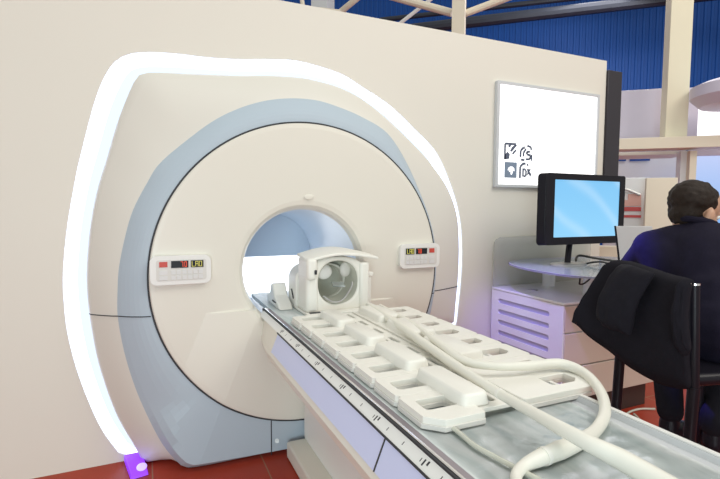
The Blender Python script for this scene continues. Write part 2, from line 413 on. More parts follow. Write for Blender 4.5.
# tunnel and its end
M['tunnel'] = mat('bore_liner', (.62, .70, .80), .3)
M['borelit'] = mat('bore_light', (1, 1, 1), .5, em=(.93, .96, 1), es=2.2)
bm = bmesh.new(); loops(bm, [Yb(circ_polar(BC, BR-.010), lambda p: DY+.045), Yb(circ_polar(BC, BR-.03), lambda p: .0), Yb(circ_polar(BC, BR-.05), lambda p: .62)]); obj('bore_liner', bm, M['tunnel'], sn)
zc = P(275, 256, Y=.6).z
ang = [2*PI*k/64 for k in range(65)]
re = BR-.048
up_ = [(BC.x+re*math.cos(a), max(BC.y+re*math.sin(a), zc)) for a in ang[:-1]]
a0 = math.asin((zc-BC.y)/re)
upoly = [(BC.x+re*math.cos(a0+(PI-2*a0)*k/40), BC.y+re*math.sin(a0+(PI-2*a0)*k/40)) for k in range(41)]
lpoly = [(BC.x+re*math.cos(PI-a0+(PI+2*a0)*k/40), BC.y+re*math.sin(PI-a0+(PI+2*a0)*k/40)) for k in range(41)]
obj('bore_end_panel', plate(upoly, [], .02, 'Y', .60), M['tunnel'], sn, smooth=False)
o = obj('bore_light_panel', plate(lpoly, [], .02, 'Y', .60), M['borelit'], sn, smooth=False); o['label'] = 'bright white lit panel inside the bore'
# seams of the surround, access cover, sensor
def seam(pts, r=.0025): return T(pts, r, 6)
for sd in (-1, 1):
    ks = [k for k in range(N) if (ringl[k].x-GC.x)*sd > 0]; k = min(ks, key=lambda k: abs(rim[k].y-.906))
    k2 = min(ks, key=lambda k: abs(ringl[k].y-.906)); k3 = min(ks, key=lambda k: abs(disc_o[k].y-.906))
    xr, xg, xd = rim[k].x, ringl[k2].x, disc_o[k3].x; q = []
    for t, y in ((0, -.062), (.06, -.088), (.14, -.101), (.5, -.10+.5*(-.09)), (.8, -.10-.85*.09), (1, -.19)): q.append((xr+(xg-xr)*t, y-.0012, .906))
    for t in (.04, .12, .25, .4, .55, .7, .85, .97): s_ = math.sin(t*PI/2)**.9; q.append((xg+(xd-xg)*t, -.19*(1-s_)+(DY+.012)*s_-.0012, .906))
    obj('seam_line', seam(q, .003), M['gap'], sn)
q = P(270, 418, Y=-.345)
obj('seam_line', seam([(.655, -.300, .222), (.655, -.300, .012)], .003), M['gap'], sn)
o = obj('lock_button', T([P(277, 441, Y=-.298), P(277, 441, Y=-.306)], .013, 14), M['metal'], sn)
# logo/sensor over the bore
bm = bmesh.new(); c = P(309, 197, Y=-.292)
sph(bm, c, (.032, .006, .017)); obj('sensor_badge', bm, M['cream'], sn)
# docking nose around the couch
bm = bmesh.new()
# control panels
def control_panel(name, label, x0, z0, x1, z1, mirror=False):
    Y0 = -.29
    t = thing(name, label, 'control panel', ((x0+x1)/2, Y0, (z0+z1)/2), 'control panels on the scanner face')
    obj('housing', plate(rrect(x0, z0, x1, z1, .035, 6), [], -.028, 'Y', Y0), M['white'], t, bevel=.008, seg=3)
    w_, h = x1-x0, z1-z0
    def rx(u): return (x1-u*w_) if mirror else (x0+u*w_)
    def bx(u0, v0, u1, v1, d=.004):
        a, b_ = sorted((rx(u0), rx(u1))); return B((a, Y0-.028-d, z0+v0*h, b_, Y0-.026, z0+v1*h))
    obj('keypad', plate(rrect(x0+.1*w_, z0+.14*h, x1-.08*w_, z0+.86*h, .012, 3), [], -.002, 'Y', Y0-.027), M['coilrim'], t)
    d = obj('display', bx(.34, .58, .62, .82), M['darklcd'], t)
    dd = obj('display', bx(.66, .58, .87, .82), M['darklcd'], t)
    bm = bmesh.new()      # seven segment digits
    def seg7(bm, u, v, s, pat):
        L = {'a': (0, 1, 1, 1), 'b': (1, .5, 1, 1), 'c': (1, 0, 1, .5), 'd': (0, 0, 1, 0), 'e': (0, 0, 0, .5), 'f': (0, .5, 0, 1), 'g': (0, .5, 1, .5)}
        for c_ in pat:
            x_0, y_0, x_1, y_1 = L[c_]; e = .09
            xa, xb = sorted((x0+(u+x_0*s)*w_, x0+(u+x_1*s)*w_))
            addbox(bm, xa-.0013, Y0-.034, z0+(v+y_0*.17)*h-.0013, xb+.0013, Y0-.031, z0+(v+y_1*.17)*h+.0013)
    if not mirror:
        for u, pt in ((.50, 'abc'), (.56, 'abcdef')): seg7(bm, u, .615, .03, pt)
    else:
        for u, pt in ((.42, 'abc'), (.48, 'abcdef')): seg7(bm, u, .615, .03, pt)
    obj('digits', bm, M['lcdred'], d)
    bm = bmesh.new()
    us = (.68, .74, .80) if not mirror else (.16, .22, .28)
    for u, pt in zip(us, ('def', 'abcefg', 'abcdef')): seg7(bm, u, .615, .04, pt)
    obj('digits', bm, M['lcdyel'], dd)
    k = obj('key', bx(.15, .62, .28, .80), M['redbtn'], t)
    for v in (.42, .24):
        obj('key', bx(.15, v-.06, .28, v+.08), M['key'], t)
        for i in range(6): obj('key', bx(.34+i*.09, v-.06, .34+i*.09+.07, v+.08), M['key'], t)
a, b_ = P(150, 285, Y=-.30), P(210.5, 254, Y=-.30)
control_panel('control_panel', 'small white keypad panel on the left side of the scanner disc', a.x, 1.078, b_.x, 1.235)
a, b_ = P(399, 269, Y=-.30), P(438.5, 242, Y=-.30)
control_panel('control_panel', 'small white keypad panel on the right edge of the scanner disc', a.x, 1.096, b_.x, 1.258, True)

# violet uplight at the bottom of the light channel
fl = thing('floor_light', 'small violet glowing lamp on the floor below the light channel', 'light', (-.10, -.10, 0))
bm = bmesh.new()
pv = [P(122, 461, Y=-.01), P(138, 457, Y=-.01)]
loops(bm, [[(-.15, -.012, .004), (-.055, -.012, .004), (-.02, -.22, .004), (-.11, -.24, .004)], [(-.15, -.012, .045), (-.055, -.012, .045), (-.025, -.2, .02), (-.105, -.22, .02)]])
bmesh.ops.contextual_create(bm, geom=[v for v in bm.verts if v.co.z > .015]); obj('housing', bm, M['violet'], fl, bevel=.004)
bm = bmesh.new(); sph(bm, (-.055, -.16, .026), (.028, .045, .008)); obj('lens', bm, M['vlens'], fl)

# ============================================================ PATIENT COUCH
ct = thing('patient_couch', 'long patient couch with lavender side panels running into the bore', 'couch', (.92, -1.2, 0))
X0, X1, ZT = .63, 1.253, .89
Yend = -2.85
# shell in side profile: cross-section loops along Y
def sect(y, zlip, w):
    L = X0; R_ = X1; k = .066*w; zp = max(zlip+.02, ZT-.03-.0*w)
    lf = [(L+.0, ZT-.004), (L-.03*w, ZT-.030), (L-k, zlip+.045*w+.008), (L-k-.010*w, zlip+.03*w+.004), (L-k-.004*w, zlip), (L+.04, zlip-.02)]
    lf = [(x, max(z, zlip-.02)) for x, z in lf]
    return [Vector((x, y, z)) for x, z in lf]+[Vector((L+R_-x, y, z)) for x, z in reversed(lf)]
bm = bmesh.new()
ys = [(-.20, .83, 0), (-.215, .79, .1), (-.26, .745, .3), (-.33, .725, .5), (-.45, .715, .75), (-.62, .712, .95), (-.9, .712, 1), (Yend, .712, 1)]
vl = loops(bm, [sect(y, z, w) for y, z, w in ys]); bm.faces.new(vl[0]); bm.faces.new(vl[-1][::-1])
obj('shell', bm, M['cream'], ct, bevel=.0, angle=30)
# lavender side panels
PT, PB = (X0-.0335, ZT-.034), (X0-.0695, .767)      # panel top and bottom edge in (x, z)
for ya, yb in ((-.70, -1.888), (-1.895, Yend+.02)):
    bm = bmesh.new(); pr = [PT, PB, (PB[0]+.02, PB[1]), (PT[0]+.02, PT[1])]
    vl = loops(bm, [[(x, y, z) for x, z in pr] for y in (ya, yb)]); bm.faces.new(vl[0]); bm.faces.new(vl[-1][::-1])
    obj('side_panel', bm, M['lav'], ct, smooth=False)
obj('panel_seam', T([(PT[0]-.0005, -.69, PT[1]+.002), (PT[0]-.0005, Yend, PT[1]+.002)], .0035, 8), M['gap'], ct)
obj('panel_seam', T([(PT[0]-.0002, -1.8915, PT[1]), (PB[0]-.0002, -1.8915, PB[1])], .0028, 8), M['gap'], ct)
bm = bmesh.new()      # sloping graduated rail
def rail(u, d): return (X0-.0325+.030*u-d*.65, ZT-.031+.026*u+d*.75)     # u across the rail, d above it
for (u0, u1, d0, d1, y0_, y1_, mi_) in [(0, 1, -.012, .0, Yend, -.26, 0)]+[(.35, .62, 0, .0006, -.7-i*.09-.005, -.7-i*.09-.0025, 1) for i in range(24)]+[(.25, .7, 0, .0007, -.72-i*.27, -.72-i*.27+.005, 1) for i in range(8)]+[(.45, .75, 0, .0007, -.735-i*.27, -.735-i*.27+.006, 1) for i in range(8)]:
    vs = loops(bm, [[(rail(u, d)[0], y, rail(u, d)[1]) for u, d in ((u0, d0), (u1, d0), (u1, d1), (u0, d1))] for y in (y0_, y1_)], mi=mi_)
    for f in (vs[0], vs[1][::-1]): bm.faces.new(f).material_index = mi_
obj('scale_rail', bm, [M['white'], M['gap']], ct, smooth=False)
obj('groove', B((X0-.0045, Yend, ZT-.012, X0+.006, -.22, ZT+.0005)), M['gap'], ct, smooth=False)
obj('edge_strip', B((X0+.003, Yend, ZT-.006, X0+.012, -.235, ZT+.004)), M['chrome'], ct, bevel=.002)
obj('side_channel', B((X0+.013, Yend, ZT-.02, X0+.036, -.24, ZT-.002)), M['groove'], ct, smooth=False)
obj('tabletop', B((X0+.034, Yend, ZT-.03, X1-.045, .3, ZT+.0)), M['film'], ct, bevel=.004)
bm = bmesh.new()
vl = loops(bm, [[(X1-.05, y, ZT-.004), (X1-.02, y, ZT-.002), (X1-.012, y, ZT+.012), (X1+.006, y, ZT+.014), (X1+.008, y, ZT-.05), (X1-.05, y, ZT-.05)] for y in (Yend, -.24)]); bm.faces.new(vl[0]); bm.faces.new(vl[-1][::-1])
obj('side_rail', bm, M['rim'], ct, angle=20)
obj('rail_trim', B((X1-.008, Yend, ZT+.012, X1+.0075, -.24, ZT+.0175)), M['white'], ct, bevel=.002)
# pedestal
obj('column', B((.84, -2.35, .09, 1.12, -.34, .66)), M['white'], ct, bevel=.03, seg=4)
obj('foot', B((.735, -2.5, .004, 1.22, -.345, .10)), M['cream'], ct, bevel=.012, seg=3)

# crinkled clear film on the tabletop
bm = bmesh.new(); nx, ny = 26, 60
g = [[bm.verts.new((X0+.045+(.52)*i/nx, -2.80+.86*j/ny, ZT+.004+.007*abs(noise.noise(Vector((i*.28+j*.1, j*.17-i*.05, 3))))+.004*noise.noise(Vector((i*.6, j*.6, 9))))) for i in range(nx+1)] for j in range(ny+1)]
for j in range(ny):
    for i in range(nx): bm.faces.new((g[j][i], g[j][i+1], g[j+1][i+1], g[j+1][i]))
fm = bpy.data.materials.new('clear_film'); fm.use_nodes = True; nt = fm.node_tree
for n_ in list(nt.nodes): nt.nodes.remove(n_)
out = nt.nodes.new('ShaderNodeOutputMaterial'); tr = nt.nodes.new('ShaderNodeBsdfTransparent'); gl = nt.nodes.new('ShaderNodeBsdfGlossy'); mixs = nt.nodes.new('ShaderNodeMixShader')
gl.inputs['Roughness'].default_value = .18; fr = nt.nodes.new('ShaderNodeFresnel'); fr.inputs['IOR'].default_value = 1.5
nt.links.new(fr.outputs[0], mixs.inputs[0]); nt.links.new(tr.outputs[0], mixs.inputs[1]); nt.links.new(gl.outputs[0], mixs.inputs[2]); nt.links.new(mixs.outputs[0], out.inputs[0])
tag(obj('plastic_film', bm, fm), 'crinkled clear plastic film lying on the near end of the couch', 'plastic film')

# ============================================================ BODY COILS
def chf(x0, y0, x1, y1, c):  # chamfers: (x0y0, x1y0, x1y1, x0y1)
    a, b_, d, e = c
    return [(x0+a, y0), (x1-b_, y0), (x1, y0+b_), (x1, y1-d), (x1-d, y1), (x0+e, y1), (x0, y1-e), (x0, y0+a)]
def coil(k, label):
    yc = -1.8035+.327*k           # centre of the coil's two rows
    t = thing('body_coil', label, 'coil', (1.0, yc, ZT), 'body coils lying in a row on the couch')
    z0, z1 = ZT+.018, ZT+.038
    for r_ in (0, 1):
        cy = yc-.0815+.163*r_
        y0, y1 = cy-.0812, cy+.0812
        f = k == 0 and r_ == 0
        ex = .030 if f else 0
        # left frame
        out = chf(.680, y0-ex, .862, y1, (.045 if f else .012, .006, .002, .012))
        win = rrect(.712, cy-.036, .822, cy+.036, .014, 3)
        fr_ = obj('coil_frame', plate(out, [win], z1-z0, 'Z', z0), M['coil'], t, bevel=.005, seg=3)
        obj('coil_edge', plate(chf(.674, y0-ex-.004, .862, y1-.001, (.048 if f else .014, .006, .002, .014)), [rrect(.714, cy-.034, .820, cy+.034, .014, 3)], .014, 'Z', z0-.013), M['coilrim'], fr_, bevel=.002)
        # centre link
        out = chf(.866, y0+.002, 1.016, y1-.002, (.006,)*4)
        win = rrect(.925, cy-.045, .950, cy+.055, .008, 3)
        obj('coil_link', plate(out, [win, rrect(.968, cy-.045, .990, cy+.055, .008, 3)], z1-z0-.006, 'Z', z0), M['coil'], t, bevel=.003)
        # right frame
        out = chf(1.02, y0-ex*.2, 1.372, y1, (.006, .07 if f else .012, .012, .004))
        win = [(1.200, cy-.036), (1.285, cy-.036), (1.315, cy-.012), (1.312, cy+.036), (1.195, cy+.036), (1.19, cy-.026)]
        fr_ = obj('coil_frame', plate(out, [win], z1-z0, 'Z', z0), M['coil'], t, bevel=.005, seg=3)
        obj('coil_edge', plate(chf(1.02, y0-ex*.2-.004, 1.376, y1-.001, (.008, .074 if f else .014, .014, .004)), [win], .014, 'Z', z0-.013), M['coilrim'], fr_, bevel=.002)
    # raised electronics housings
    def housing(x0, x1, ya, yb):
        bm = bmesh.new()
        lv = [(-.006, z1-.004), (0, z1+.024), (.004, z1+.031), (.010, z1+.033)]
        vs = loops(bm, [[(x, y, z) for x, y in rrect(x0+d, ya+d, x1-d, yb-d, max(.004, .018-d*.6), 4)] for d, z in lv])
        bm.faces.new(vs[-1]); bm.faces.new(vs[0][::-1])
        return obj('housing', bm, M['coil'], t, angle=50)
    housing(.822, .912, yc-.14, yc+.125)
    if k > 0: housing(1.045, 1.165, yc-.13, yc+.13)
    return t
coil(0, 'ivory body coil nearest the camera, with chamfered front corners')
coil(1, 'second ivory body coil counted from the camera end of the couch')
coil(2, 'third ivory body coil from the camera, second from the bore')
coil(3, 'ivory body coil farthest from the camera, next to the head coil')

# hoses
hz = ZT+.066
def hose(name, label, pts, rr, cuffs=()):
    t = thing(name, label, 'hose', pts[len(pts)//2])
    sp = spline(pts, 8); n = len(sp)-1
    rs = []
    for i in range(n+1):
        u = i/n*(len(rr)-1); a = int(min(u, len(rr)-2)); rs.append(rr[a]+(rr[a+1]-rr[a])*(u-a))
    obj('tube', T(sp, rs, 18), M['hose'], t, angle=60)
    for q in cuffs:
        i = int(q*n); d = (sp[i+1]-sp[i]).normalized()
        obj('cuff', T([sp[i]-d*.006, sp[i]+d*.006], [rs[i]*1.09]*2, 18), M['coil'], t)
    return t
def hp(l): return [P(x, y, Z=z) for x, y, z in l]
hose('coil_hose', 'straight ivory hose running down the middle of the body coils past the camera', 
     hp([(368, 305, ZT+.06), (385, 316, ZT+.06), (404, 329, ZT+.063), (436, 352, ZT+.063), (468, 374, ZT+.065), (500, 394, ZT+.07), (530, 411, ZT+.08), (560, 428, ZT+.085), (590, 444, ZT+.08), (620, 459, ZT+.065), (655, 479, ZT+.05), (700, 505, ZT+.04)]),
     [.015, .017, .018, .018, .017, .0145, .015, .017, .019, .023, .024, .024], (.46,))
hose('coil_hose', 'ivory hose making a wide loop over the right side of the couch',
     hp([(380, 306, ZT+.055), (412, 324, ZT+.06), (440, 345, ZT+.07), (462, 360, ZT+.075), (490, 366, ZT+.075), (525, 366, ZT+.07), (560, 364, ZT+.062), (584, 373, ZT+.05), (600, 391, ZT+.04), (605, 412, ZT+.03), (596, 430, ZT+.022), (580, 441, ZT+.024), (560, 450, ZT+.028), (540, 458, ZT+.026), (524, 466, ZT+.02), (516, 477, ZT+.018), (520, 492, ZT+.018)]),
     [.012, .014, .017, .016, .013, .016, .019, .0165, .016, .016, .016, .019, .022, .019, .014, .013, .013], (.80,))
tag(obj('thin_tubing', T(spline(hp([(444, 424, ZT+.012), (457, 431, ZT+.012), (474, 445, ZT+.012), (497, 458, ZT+.012), (520, 470, ZT+.012), (540, 480, ZT+.012)]), 6), .0065, 10), M['clearw']), 'thin pale tubing on the couch leading out from under the nearest body coil', 'tubing')

# ============================================================ HEAD COIL
hc = thing('head_coil', 'ivory helmet-shaped head coil standing open on the couch at the bore', 'head coil', (1.0, -.45, ZT))
def arch(x0, x1, zb, zs, zt, n=24, sq=2.4):   # outline: straight sides then superelliptic top
    cx, a = (x0+x1)/2, (x1-x0)/2; out = [(x0, zb), (x0, zs)]
    for k in range(n+1):
        t = PI-PI*k/n; c_, s_ = math.cos(t), math.sin(t)
        out.append((cx+a*math.copysign(abs(c_)**(2/sq), c_), zs+(zt-zs)*abs(s_)**(2/sq)))
    out += [(x1, zs), (x1, zb)]
    res = []
    for p in out:
        if not res or (abs(p[0]-res[-1][0])+abs(p[1]-res[-1][1])) > 1e-4: res.append(p)
    return res
def oval(cx, cz, a, b_, n=32, sq=2.3):
    return [(cx+a*math.copysign(abs(math.cos(2*PI*k/n))**(2/sq), math.cos(2*PI*k/n)), cz+b_*math.copysign(abs(math.sin(2*PI*k/n))**(2/sq), math.sin(2*PI*k/n))) for k in range(n)]
zb = ZT+.012
obj('front_shell', plate(arch(.815, 1.175, zb, 1.12, 1.215), [oval(1.005, 1.065, .122, .125)], .17, 'Y', -.50), M['coil'], hc, bevel=.012, seg=3)
obj('rear_shell', plate(arch(.80, 1.13, zb, 1.06, 1.16), [oval(.985, 1.05, .118, .10)], .16, 'Y', -.33), M['coil'], hc, bevel=.015, seg=3)
# inner bowl
bm = bmesh.new()
loops(bm, [[(cx_, y, cz_) for cx_, cz_ in oval(1.005-.1*d, 1.065, .122*s, .125*s)] for y, s, d in ((-.495, 1.0, 0), (-.40, .97, .02), (-.30, .9, .05), (-.22, .75, .1), (-.17, .45, .15), (-.155, .02, .2))])
obj('inner_bowl', bm, M['bubble'], hc, angle=60)
bm = bmesh.new(); sph(bm, (.945, -.42, 1.12), (.05, .02, .045)); obj('ear_pad', bm, M['white'], hc)
bm = bmesh.new(); sph(bm, (1.075, -.43, 1.13), (.035, .02, .045)); obj('ear_pad', bm, M['coilrim'], hc)
bm = bmesh.new(); obox(bm, (.965, -.515, 1.045), (.075, 0, -.006), (.0, .03, .022), (0, -.004, .004)); obj('mirror', bm, M['mirror'], hc, smooth=False)
bm = T(spline([(.915, -.49, .99), (.97, -.505, .955), (1.03, -.505, .965), (1.09, -.49, 1.03), (1.10, -.48, 1.06)], 6), .006, 8); obj('mirror_arm', bm, M['metal'], hc)
# visor: curved cap sloping forward
bm = bmesh.new(); rows = []
for side in (0, 1):
    for j in range(9):
        v_ = j/8; y = -.33-.20*v_
        row = []
        for i in range(17):
            u = i/16; x = .808+.380*u+.06*v_*(u**3)
            z = 1.205+.045*math.sin(PI*(.06+.84*u))-.022*v_*v_+.010
            if side: z -= .016
            row.append(Vector((x, y, z)))
        rows.append(row)
t_, b__ = rows[:9], rows[9:]
vt = [[bm.verts.new(p) for p in r_] for r_ in t_]; vb = [[bm.verts.new(p) for p in r_] for r_ in b__]
for vv in (vt, vb):
    for j in range(8):
        for i in range(16): bm.faces.new((vv[j][i], vv[j][i+1], vv[j+1][i+1], vv[j+1][i]))
for j in range(8):
    for i in (0, 16): bm.faces.new((vt[j][i], vt[j+1][i], vb[j+1][i], vb[j][i]))
for i in range(16):
    for j in (0, 8): bm.faces.new((vt[j][i], vt[j][i+1], vb[j][i+1], vb[j][i]))
obj('visor', bm, M['coil'], hc, bevel=.004)
obj('side_column', B((.806, -.52, zb, .878, -.36, 1.20)), M['coil'], hc, bevel=.02, seg=4)
obj('side_column', B((1.135, -.515, zb, 1.20, -.34, 1.18)), M['coil'], hc, bevel=.02, seg=4)
obj('side_bracket', B((1.195, -.46, zb, 1.235, -.33, 1.085), (1.195, -.47, 1.085, 1.245, -.32, 1.11)), M['coil'], hc, bevel=.006, seg=3)
obj('shoulder_block', B((.803, -.545, 1.09, .866, -.36, 1.215)), M['coil'], hc, bevel=.022, seg=4)
obj('latch', B((.845, -.552, 1.125, .858, -.543, 1.15)), M['gap'], hc, bevel=.002)
obj('slot', B((.82, -.545, zb+.001, .885, -.522, zb+.008)), M['gap'], hc, bevel=.001)
bm = bmesh.new(); bm = T([(.799, -.25, 1.0), (.799, -.29, .95)], .006, 8); obj('clip', bm, M['gap'], hc)
obj('base_tray', B((.80, -.56, ZT+.002, 1.2, -.15, zb+.004)), M['coil'], hc, bevel=.005)
# side rest next to the head coil
bm = plate([(-.34, ZT+.002), (-.02, ZT+.002), (-.02, ZT+.05), (-.09, ZT+.075), (-.12, ZT+.13), (-.16, ZT+.14), (-.19, ZT+.11), (-.21, ZT+.07), (-.30, ZT+.03)], [], .085, 'X', .70)
t = thing('arm_support', 'small ivory peaked bracket on the couch edge behind the head coil', 'bracket', (.74, -.18, ZT))
obj('bracket_body', bm, M['coil'], t, bevel=.01, seg=3)
obj('slot', B((.697, -.25, ZT+.03, .701, -.17, ZT+.038)), M['gap'], t)

# ============================================================ LIGHTBOX POSTER
pa = P(497, 83, Y=0); pb = P(597, 97, Y=0); pc = P(493, 187.5, Y=0)
x0, x1, z1, z0 = pc.x-.005, pb.x, 2.49, 1.665
lb = thing('lightbox', 'white backlit poster box in a grey frame on the wall above the monitor', 'lightbox', ((x0+x1)/2, -.02, (z0+z1)/2))
obj('frame', plate(rrect(x0, z0, x1, z1, .006, 2), [rrect(x0+.028, z0+.022, x1-.022, z1-.022, .004, 2)], -.032, 'Y', -.001), M['rim'], lb, bevel=.004)
dp = obj('poster', plate(rrect(x0+.02, z0+.018, x1-.018, z1-.018, .004, 2), [], -.02, 'Y', -.001), M['screenw'], lb, smooth=False)
def blot(bm, x, z, s, shapes):
    for sh in shapes:
        pts = [(x+u*s, -.0225, z+v*s) for u, v in sh]; f1 = [bm.verts.new(p) for p in pts]; bm.faces.new(f1)
        f2 = [bm.verts.new((p[0], -.0212, p[2])) for p in pts]; bm.faces.new(f2[::-1])
        for i in range(len(pts)): j = (i+1) % len(pts); bm.faces.new((f1[i], f1[j], f2[j], f2[i]))
def stroke(pl, w_):
    res = []
    for (a, b_), (c_, d) in zip(pl, pl[1:]):
        L_ = math.hypot(c_-a, d-b_); nx_, nz_ = -(d-b_)/L_*w_*.72, (c_-a)/L_*w_*.72
        res.append([(a+nx_, b_+nz_), (c_+nx_, d+nz_), (c_-nx_, d-nz_), (a-nx_, b_-nz_)])
    return res
S = .125; xa, xb_ = P(503, 155, Y=0).x, P(518, 155, Y=0).x; za, zb_ = P(510, 160, Y=0).z, P(510, 178, Y=0).z
bm = bmesh.new()
blot(bm, xa, za, S, stroke([(0, 0), (0, 1), (.9, 1)], .10)+[[(0, 0), (.35, .05), (.4, .35), (.2, .5), (0, .3)], [(.4, .55), (.55, .5), (.8, .75), (1, .95), (.8, .95), (.55, .8)], [(.55, .35), (.7, .35), (.95, .6), (.9, .7), (.7, .55)], [(.3, .75), (.5, .85), (.45, .95), (.25, .9)]])
obj('icon', bm, M['ink'], dp, smooth=False)
bm = bmesh.new()
blot(bm, xb_, za, S, stroke([(.05, .2), (.05, .6), (.25, .8), (.4, .85)], .11)+stroke([(.1, .05), (.4, .02)], .1)+stroke([(.3, .25), (.3, .5), (.5, .75)], .1)+stroke([(.6, .95), (.9, .9), (.95, .7)], .1)+stroke([(.85, .6), (.55, .55), (.6, .4), (.9, .35), (.85, .1), (.5, .08)], .1)+stroke([(1, 0), (1, .4)], .08))
obj('icon', bm, M['ink'], dp, smooth=False)
bm = plate(rrect(xa, zb_, xa+S, zb_+S, .002, 2), [[(xa+S*u, zb_+S*v) for u, v in ((.25, .45), (.3, .62), (.45, .72), (.65, .72), (.8, .6), (.82, .4), (.72, .5), (.66, .3), (.6, .2), (.5, .22), (.5, .4), (.4, .36), (.34, .5))]], -.0015, 'Y', -.0212)
obj('icon', bm, M['inkblue'], dp, smooth=False)
bm = bmesh.new()
blot(bm, xb_, zb_, S, stroke([(.05, 0), (.05, .75), (.3, .95), (.5, .95)], .11)+stroke([(.3, .1), (.3, .65)], .09)+stroke([(.38, .1), (.55, .2), (.55, .5), (.38, .62)], .09)+[[(.6, .1), (.75, .3), (.95, .1), (1, .3), (.85, .45), (.98, .65), (.8, .6), (.62, .65), (.68, .4)]]+stroke([(.6, .9), (.75, .85)], .08))
obj('icon', bm, M['ink'], dp, smooth=False)

# ============================================================ COUNTER CABINET, GLASS DESK, MONITOR
cb = thing('drawer_cabinet', 'white cabinet with a lilac slotted end panel and peach drawer fronts', 'cabinet', (3.0, -.38, 0))
cx0, cx1, cy0, cy1, cz = 2.52, 3.50, -.74, -.02, .87
obj('carcass', B((cx0+.012, cy0+.02, .19, cx1, cy1, cz-.02)), M['cab'], cb, bevel=.003)
obj('top_panel', B((cx0-.004, cy0-.004, cz-.018, cx1+.004, cy1, cz)), M['cab'], cb, bevel=.004)
# slotted end panel facing the couch
slots = []
for i in range(6):
    z = .80-.083*i
    slots.append(rrect(cy0+.12, z-.048, cy1-.08, z-.012, .016, 4))
pe = obj('end_panel', plate([(cy0, .02), (cy1, .02), (cy1, cz-.02), (cy0, cz-.02)], slots, .012, 'X', cx0), M['cab'], cb, smooth=False)
obj('slot_backing', B((cx0+.008, cy0+.04, .2, cx0+.0125, cy1-.04, cz-.03)), M['slotc'], cb, smooth=False)
for za_, zb2 in ((.665, .845), (.43, .655), (.195, .42)):
    obj('drawer', B((cx0+.014, cy0-.004, za_, cx1-.002, cy0+.025, zb2)), M['peach'], cb, bevel=.003)
obj('plinth', B((cx0+.08, cy0+.06, .0, cx1-.03, cy1-.03, .19)), M['toe'], cb, smooth=False)
obj('cable_port', T([(2.70, -.28, cz-.001), (2.70, -.28, cz+.006)], [.035, .032], 20), M['metal'], cb)

DZ = 1.08
dk = thing('glass_desk', 'curved frosted glass desktop raised on short pedestals above the white cabinet', 'desk', (3.0, -.5, cz))
op = spline([(2.56, -.16, 0), (2.43, -.40, 0), (2.395, -.66, 0), (2.42, -.88, 0), (2.56, -1.02, 0), (2.9, -1.09, 0), (3.3, -1.07, 0), (3.6, -.95, 0), (3.75, -.6, 0), (3.72, -.25, 0), (3.55, -.07, 0), (3.2, -.05, 0), (2.8, -.05, 0)], 6, True)
obj('glass_top', plate([(p.x, p.y) for p in op], [], .012, 'Z', DZ-.012), M['glass'], dk, bevel=.002)
obj('edge_band', plate([(p.x, p.y) for p in op], [[(3.1+(p.x-3.1)*.992, -.55+(p.y+.55)*.992) for p in op]], .0125, 'Z', DZ-.0125), M['slotc'], dk, smooth=False)
for (x, y) in ((2.98, -.16), (2.93, -.60)):
    obj('pedestal', cyl(bmesh.new(), (x, y, cz), .05, DZ-.012-cz, 28), M['cab'], dk)
obj('pedestal', cyl(bmesh.new(), (3.62, -.5, 0), .04, DZ-.012, 28), M['cab'], dk)
# divider
dv = [(2.52, cz+.001), (3.6, cz+.001), (3.6, 1.29)] + [(2.58, 1.262), (2.545, 1.25), (2.525, 1.225), (2.52, 1.19)]
dvo = tag(obj('acrylic_divider', plate(dv, [], .008, 'Y', -.034), M['acry'], smooth=False), 'translucent acrylic back screen with a rounded corner standing behind the glass desk', 'divider')

mn = thing('monitor', 'large black flat monitor with a light blue screen on the glass desk', 'monitor', (2.95, -.5, DZ))
mx0, mx1, mz0, mz1, my = 2.575, 3.375, 1.235, 1.748, -.50
bm = bmesh.new()
ls = [[(x, my, z) for x, z in rrect(mx0, mz0, mx1, mz1, .02, 4)], [(x, my+.05, z) for x, z in rrect(mx0-.03, mz0-.005, mx1, mz1, .03, 4)], [(x, my+.11, z) for x, z in rrect(mx0+.06, mz0+.05, mx1-.06, mz1-.05, .03, 4)]]
vl = loops(bm, ls); bm.faces.new(vl[0][::-1]); bm.faces.new(vl[-1])
obj('case', bm, M['black'], mn, bevel=.004)
obj('bezel', plate(rrect(mx0, mz0, mx1, mz1, .018, 4), [rrect(mx0+.075, mz0+.055, mx1-.055, mz1-.045, .004, 2)], -.012, 'Y', my+.001), M['black'], mn, bevel=.003)
M['screen'] = screen_mat('monitor_picture', (.17, .50, .84), (.26, .62, .92), .22, 1.0, mz0-DZ, mz1-DZ)
obj('screen', B((mx0+.07, my-.004, mz0+.05, mx1-.05, my-.001, mz1-.04)), M['screen'], mn, smooth=False)
obj('neck', T([(2.86, -.45, DZ+.012), (2.90, -.43, 1.25)], [.022, .022], 16), M['black'], mn)
bm = bmesh.new(); vs = loops(bm, [[(x, y, z) for x, y in oval(2.84, -.48, .15*s, .09*s)] for z, s in ((DZ+.001, 1), (DZ+.012, .98), (DZ+.016, .9))]); bm.faces.new(vs[-1]); bm.faces.new(vs[0][::-1])
obj('base', bm, M['metal'], mn)
tag(obj('desk_cable', T(spline([(2.95, -.52, DZ+.008), (3.02, -.60, DZ+.03), (3.12, -.66, DZ+.01), (3.3, -.75, DZ+.008), (3.45, -.8, DZ+.008)], 6), .007, 8), M['wire']), 'black cable curling over the glass desk beside the monitor base', 'cable')
tag(obj('power_lead', T(spline([(2.98, -.42, DZ+.008), (3.08, -.36, DZ+.05), (3.2, -.42, DZ+.03), (3.35, -.52, DZ+.01), (3.6, -.6, DZ+.009)], 6), .009, 8), M['wire']), 'thick black power lead arching over the glass desk behind the keyboard', 'cable')
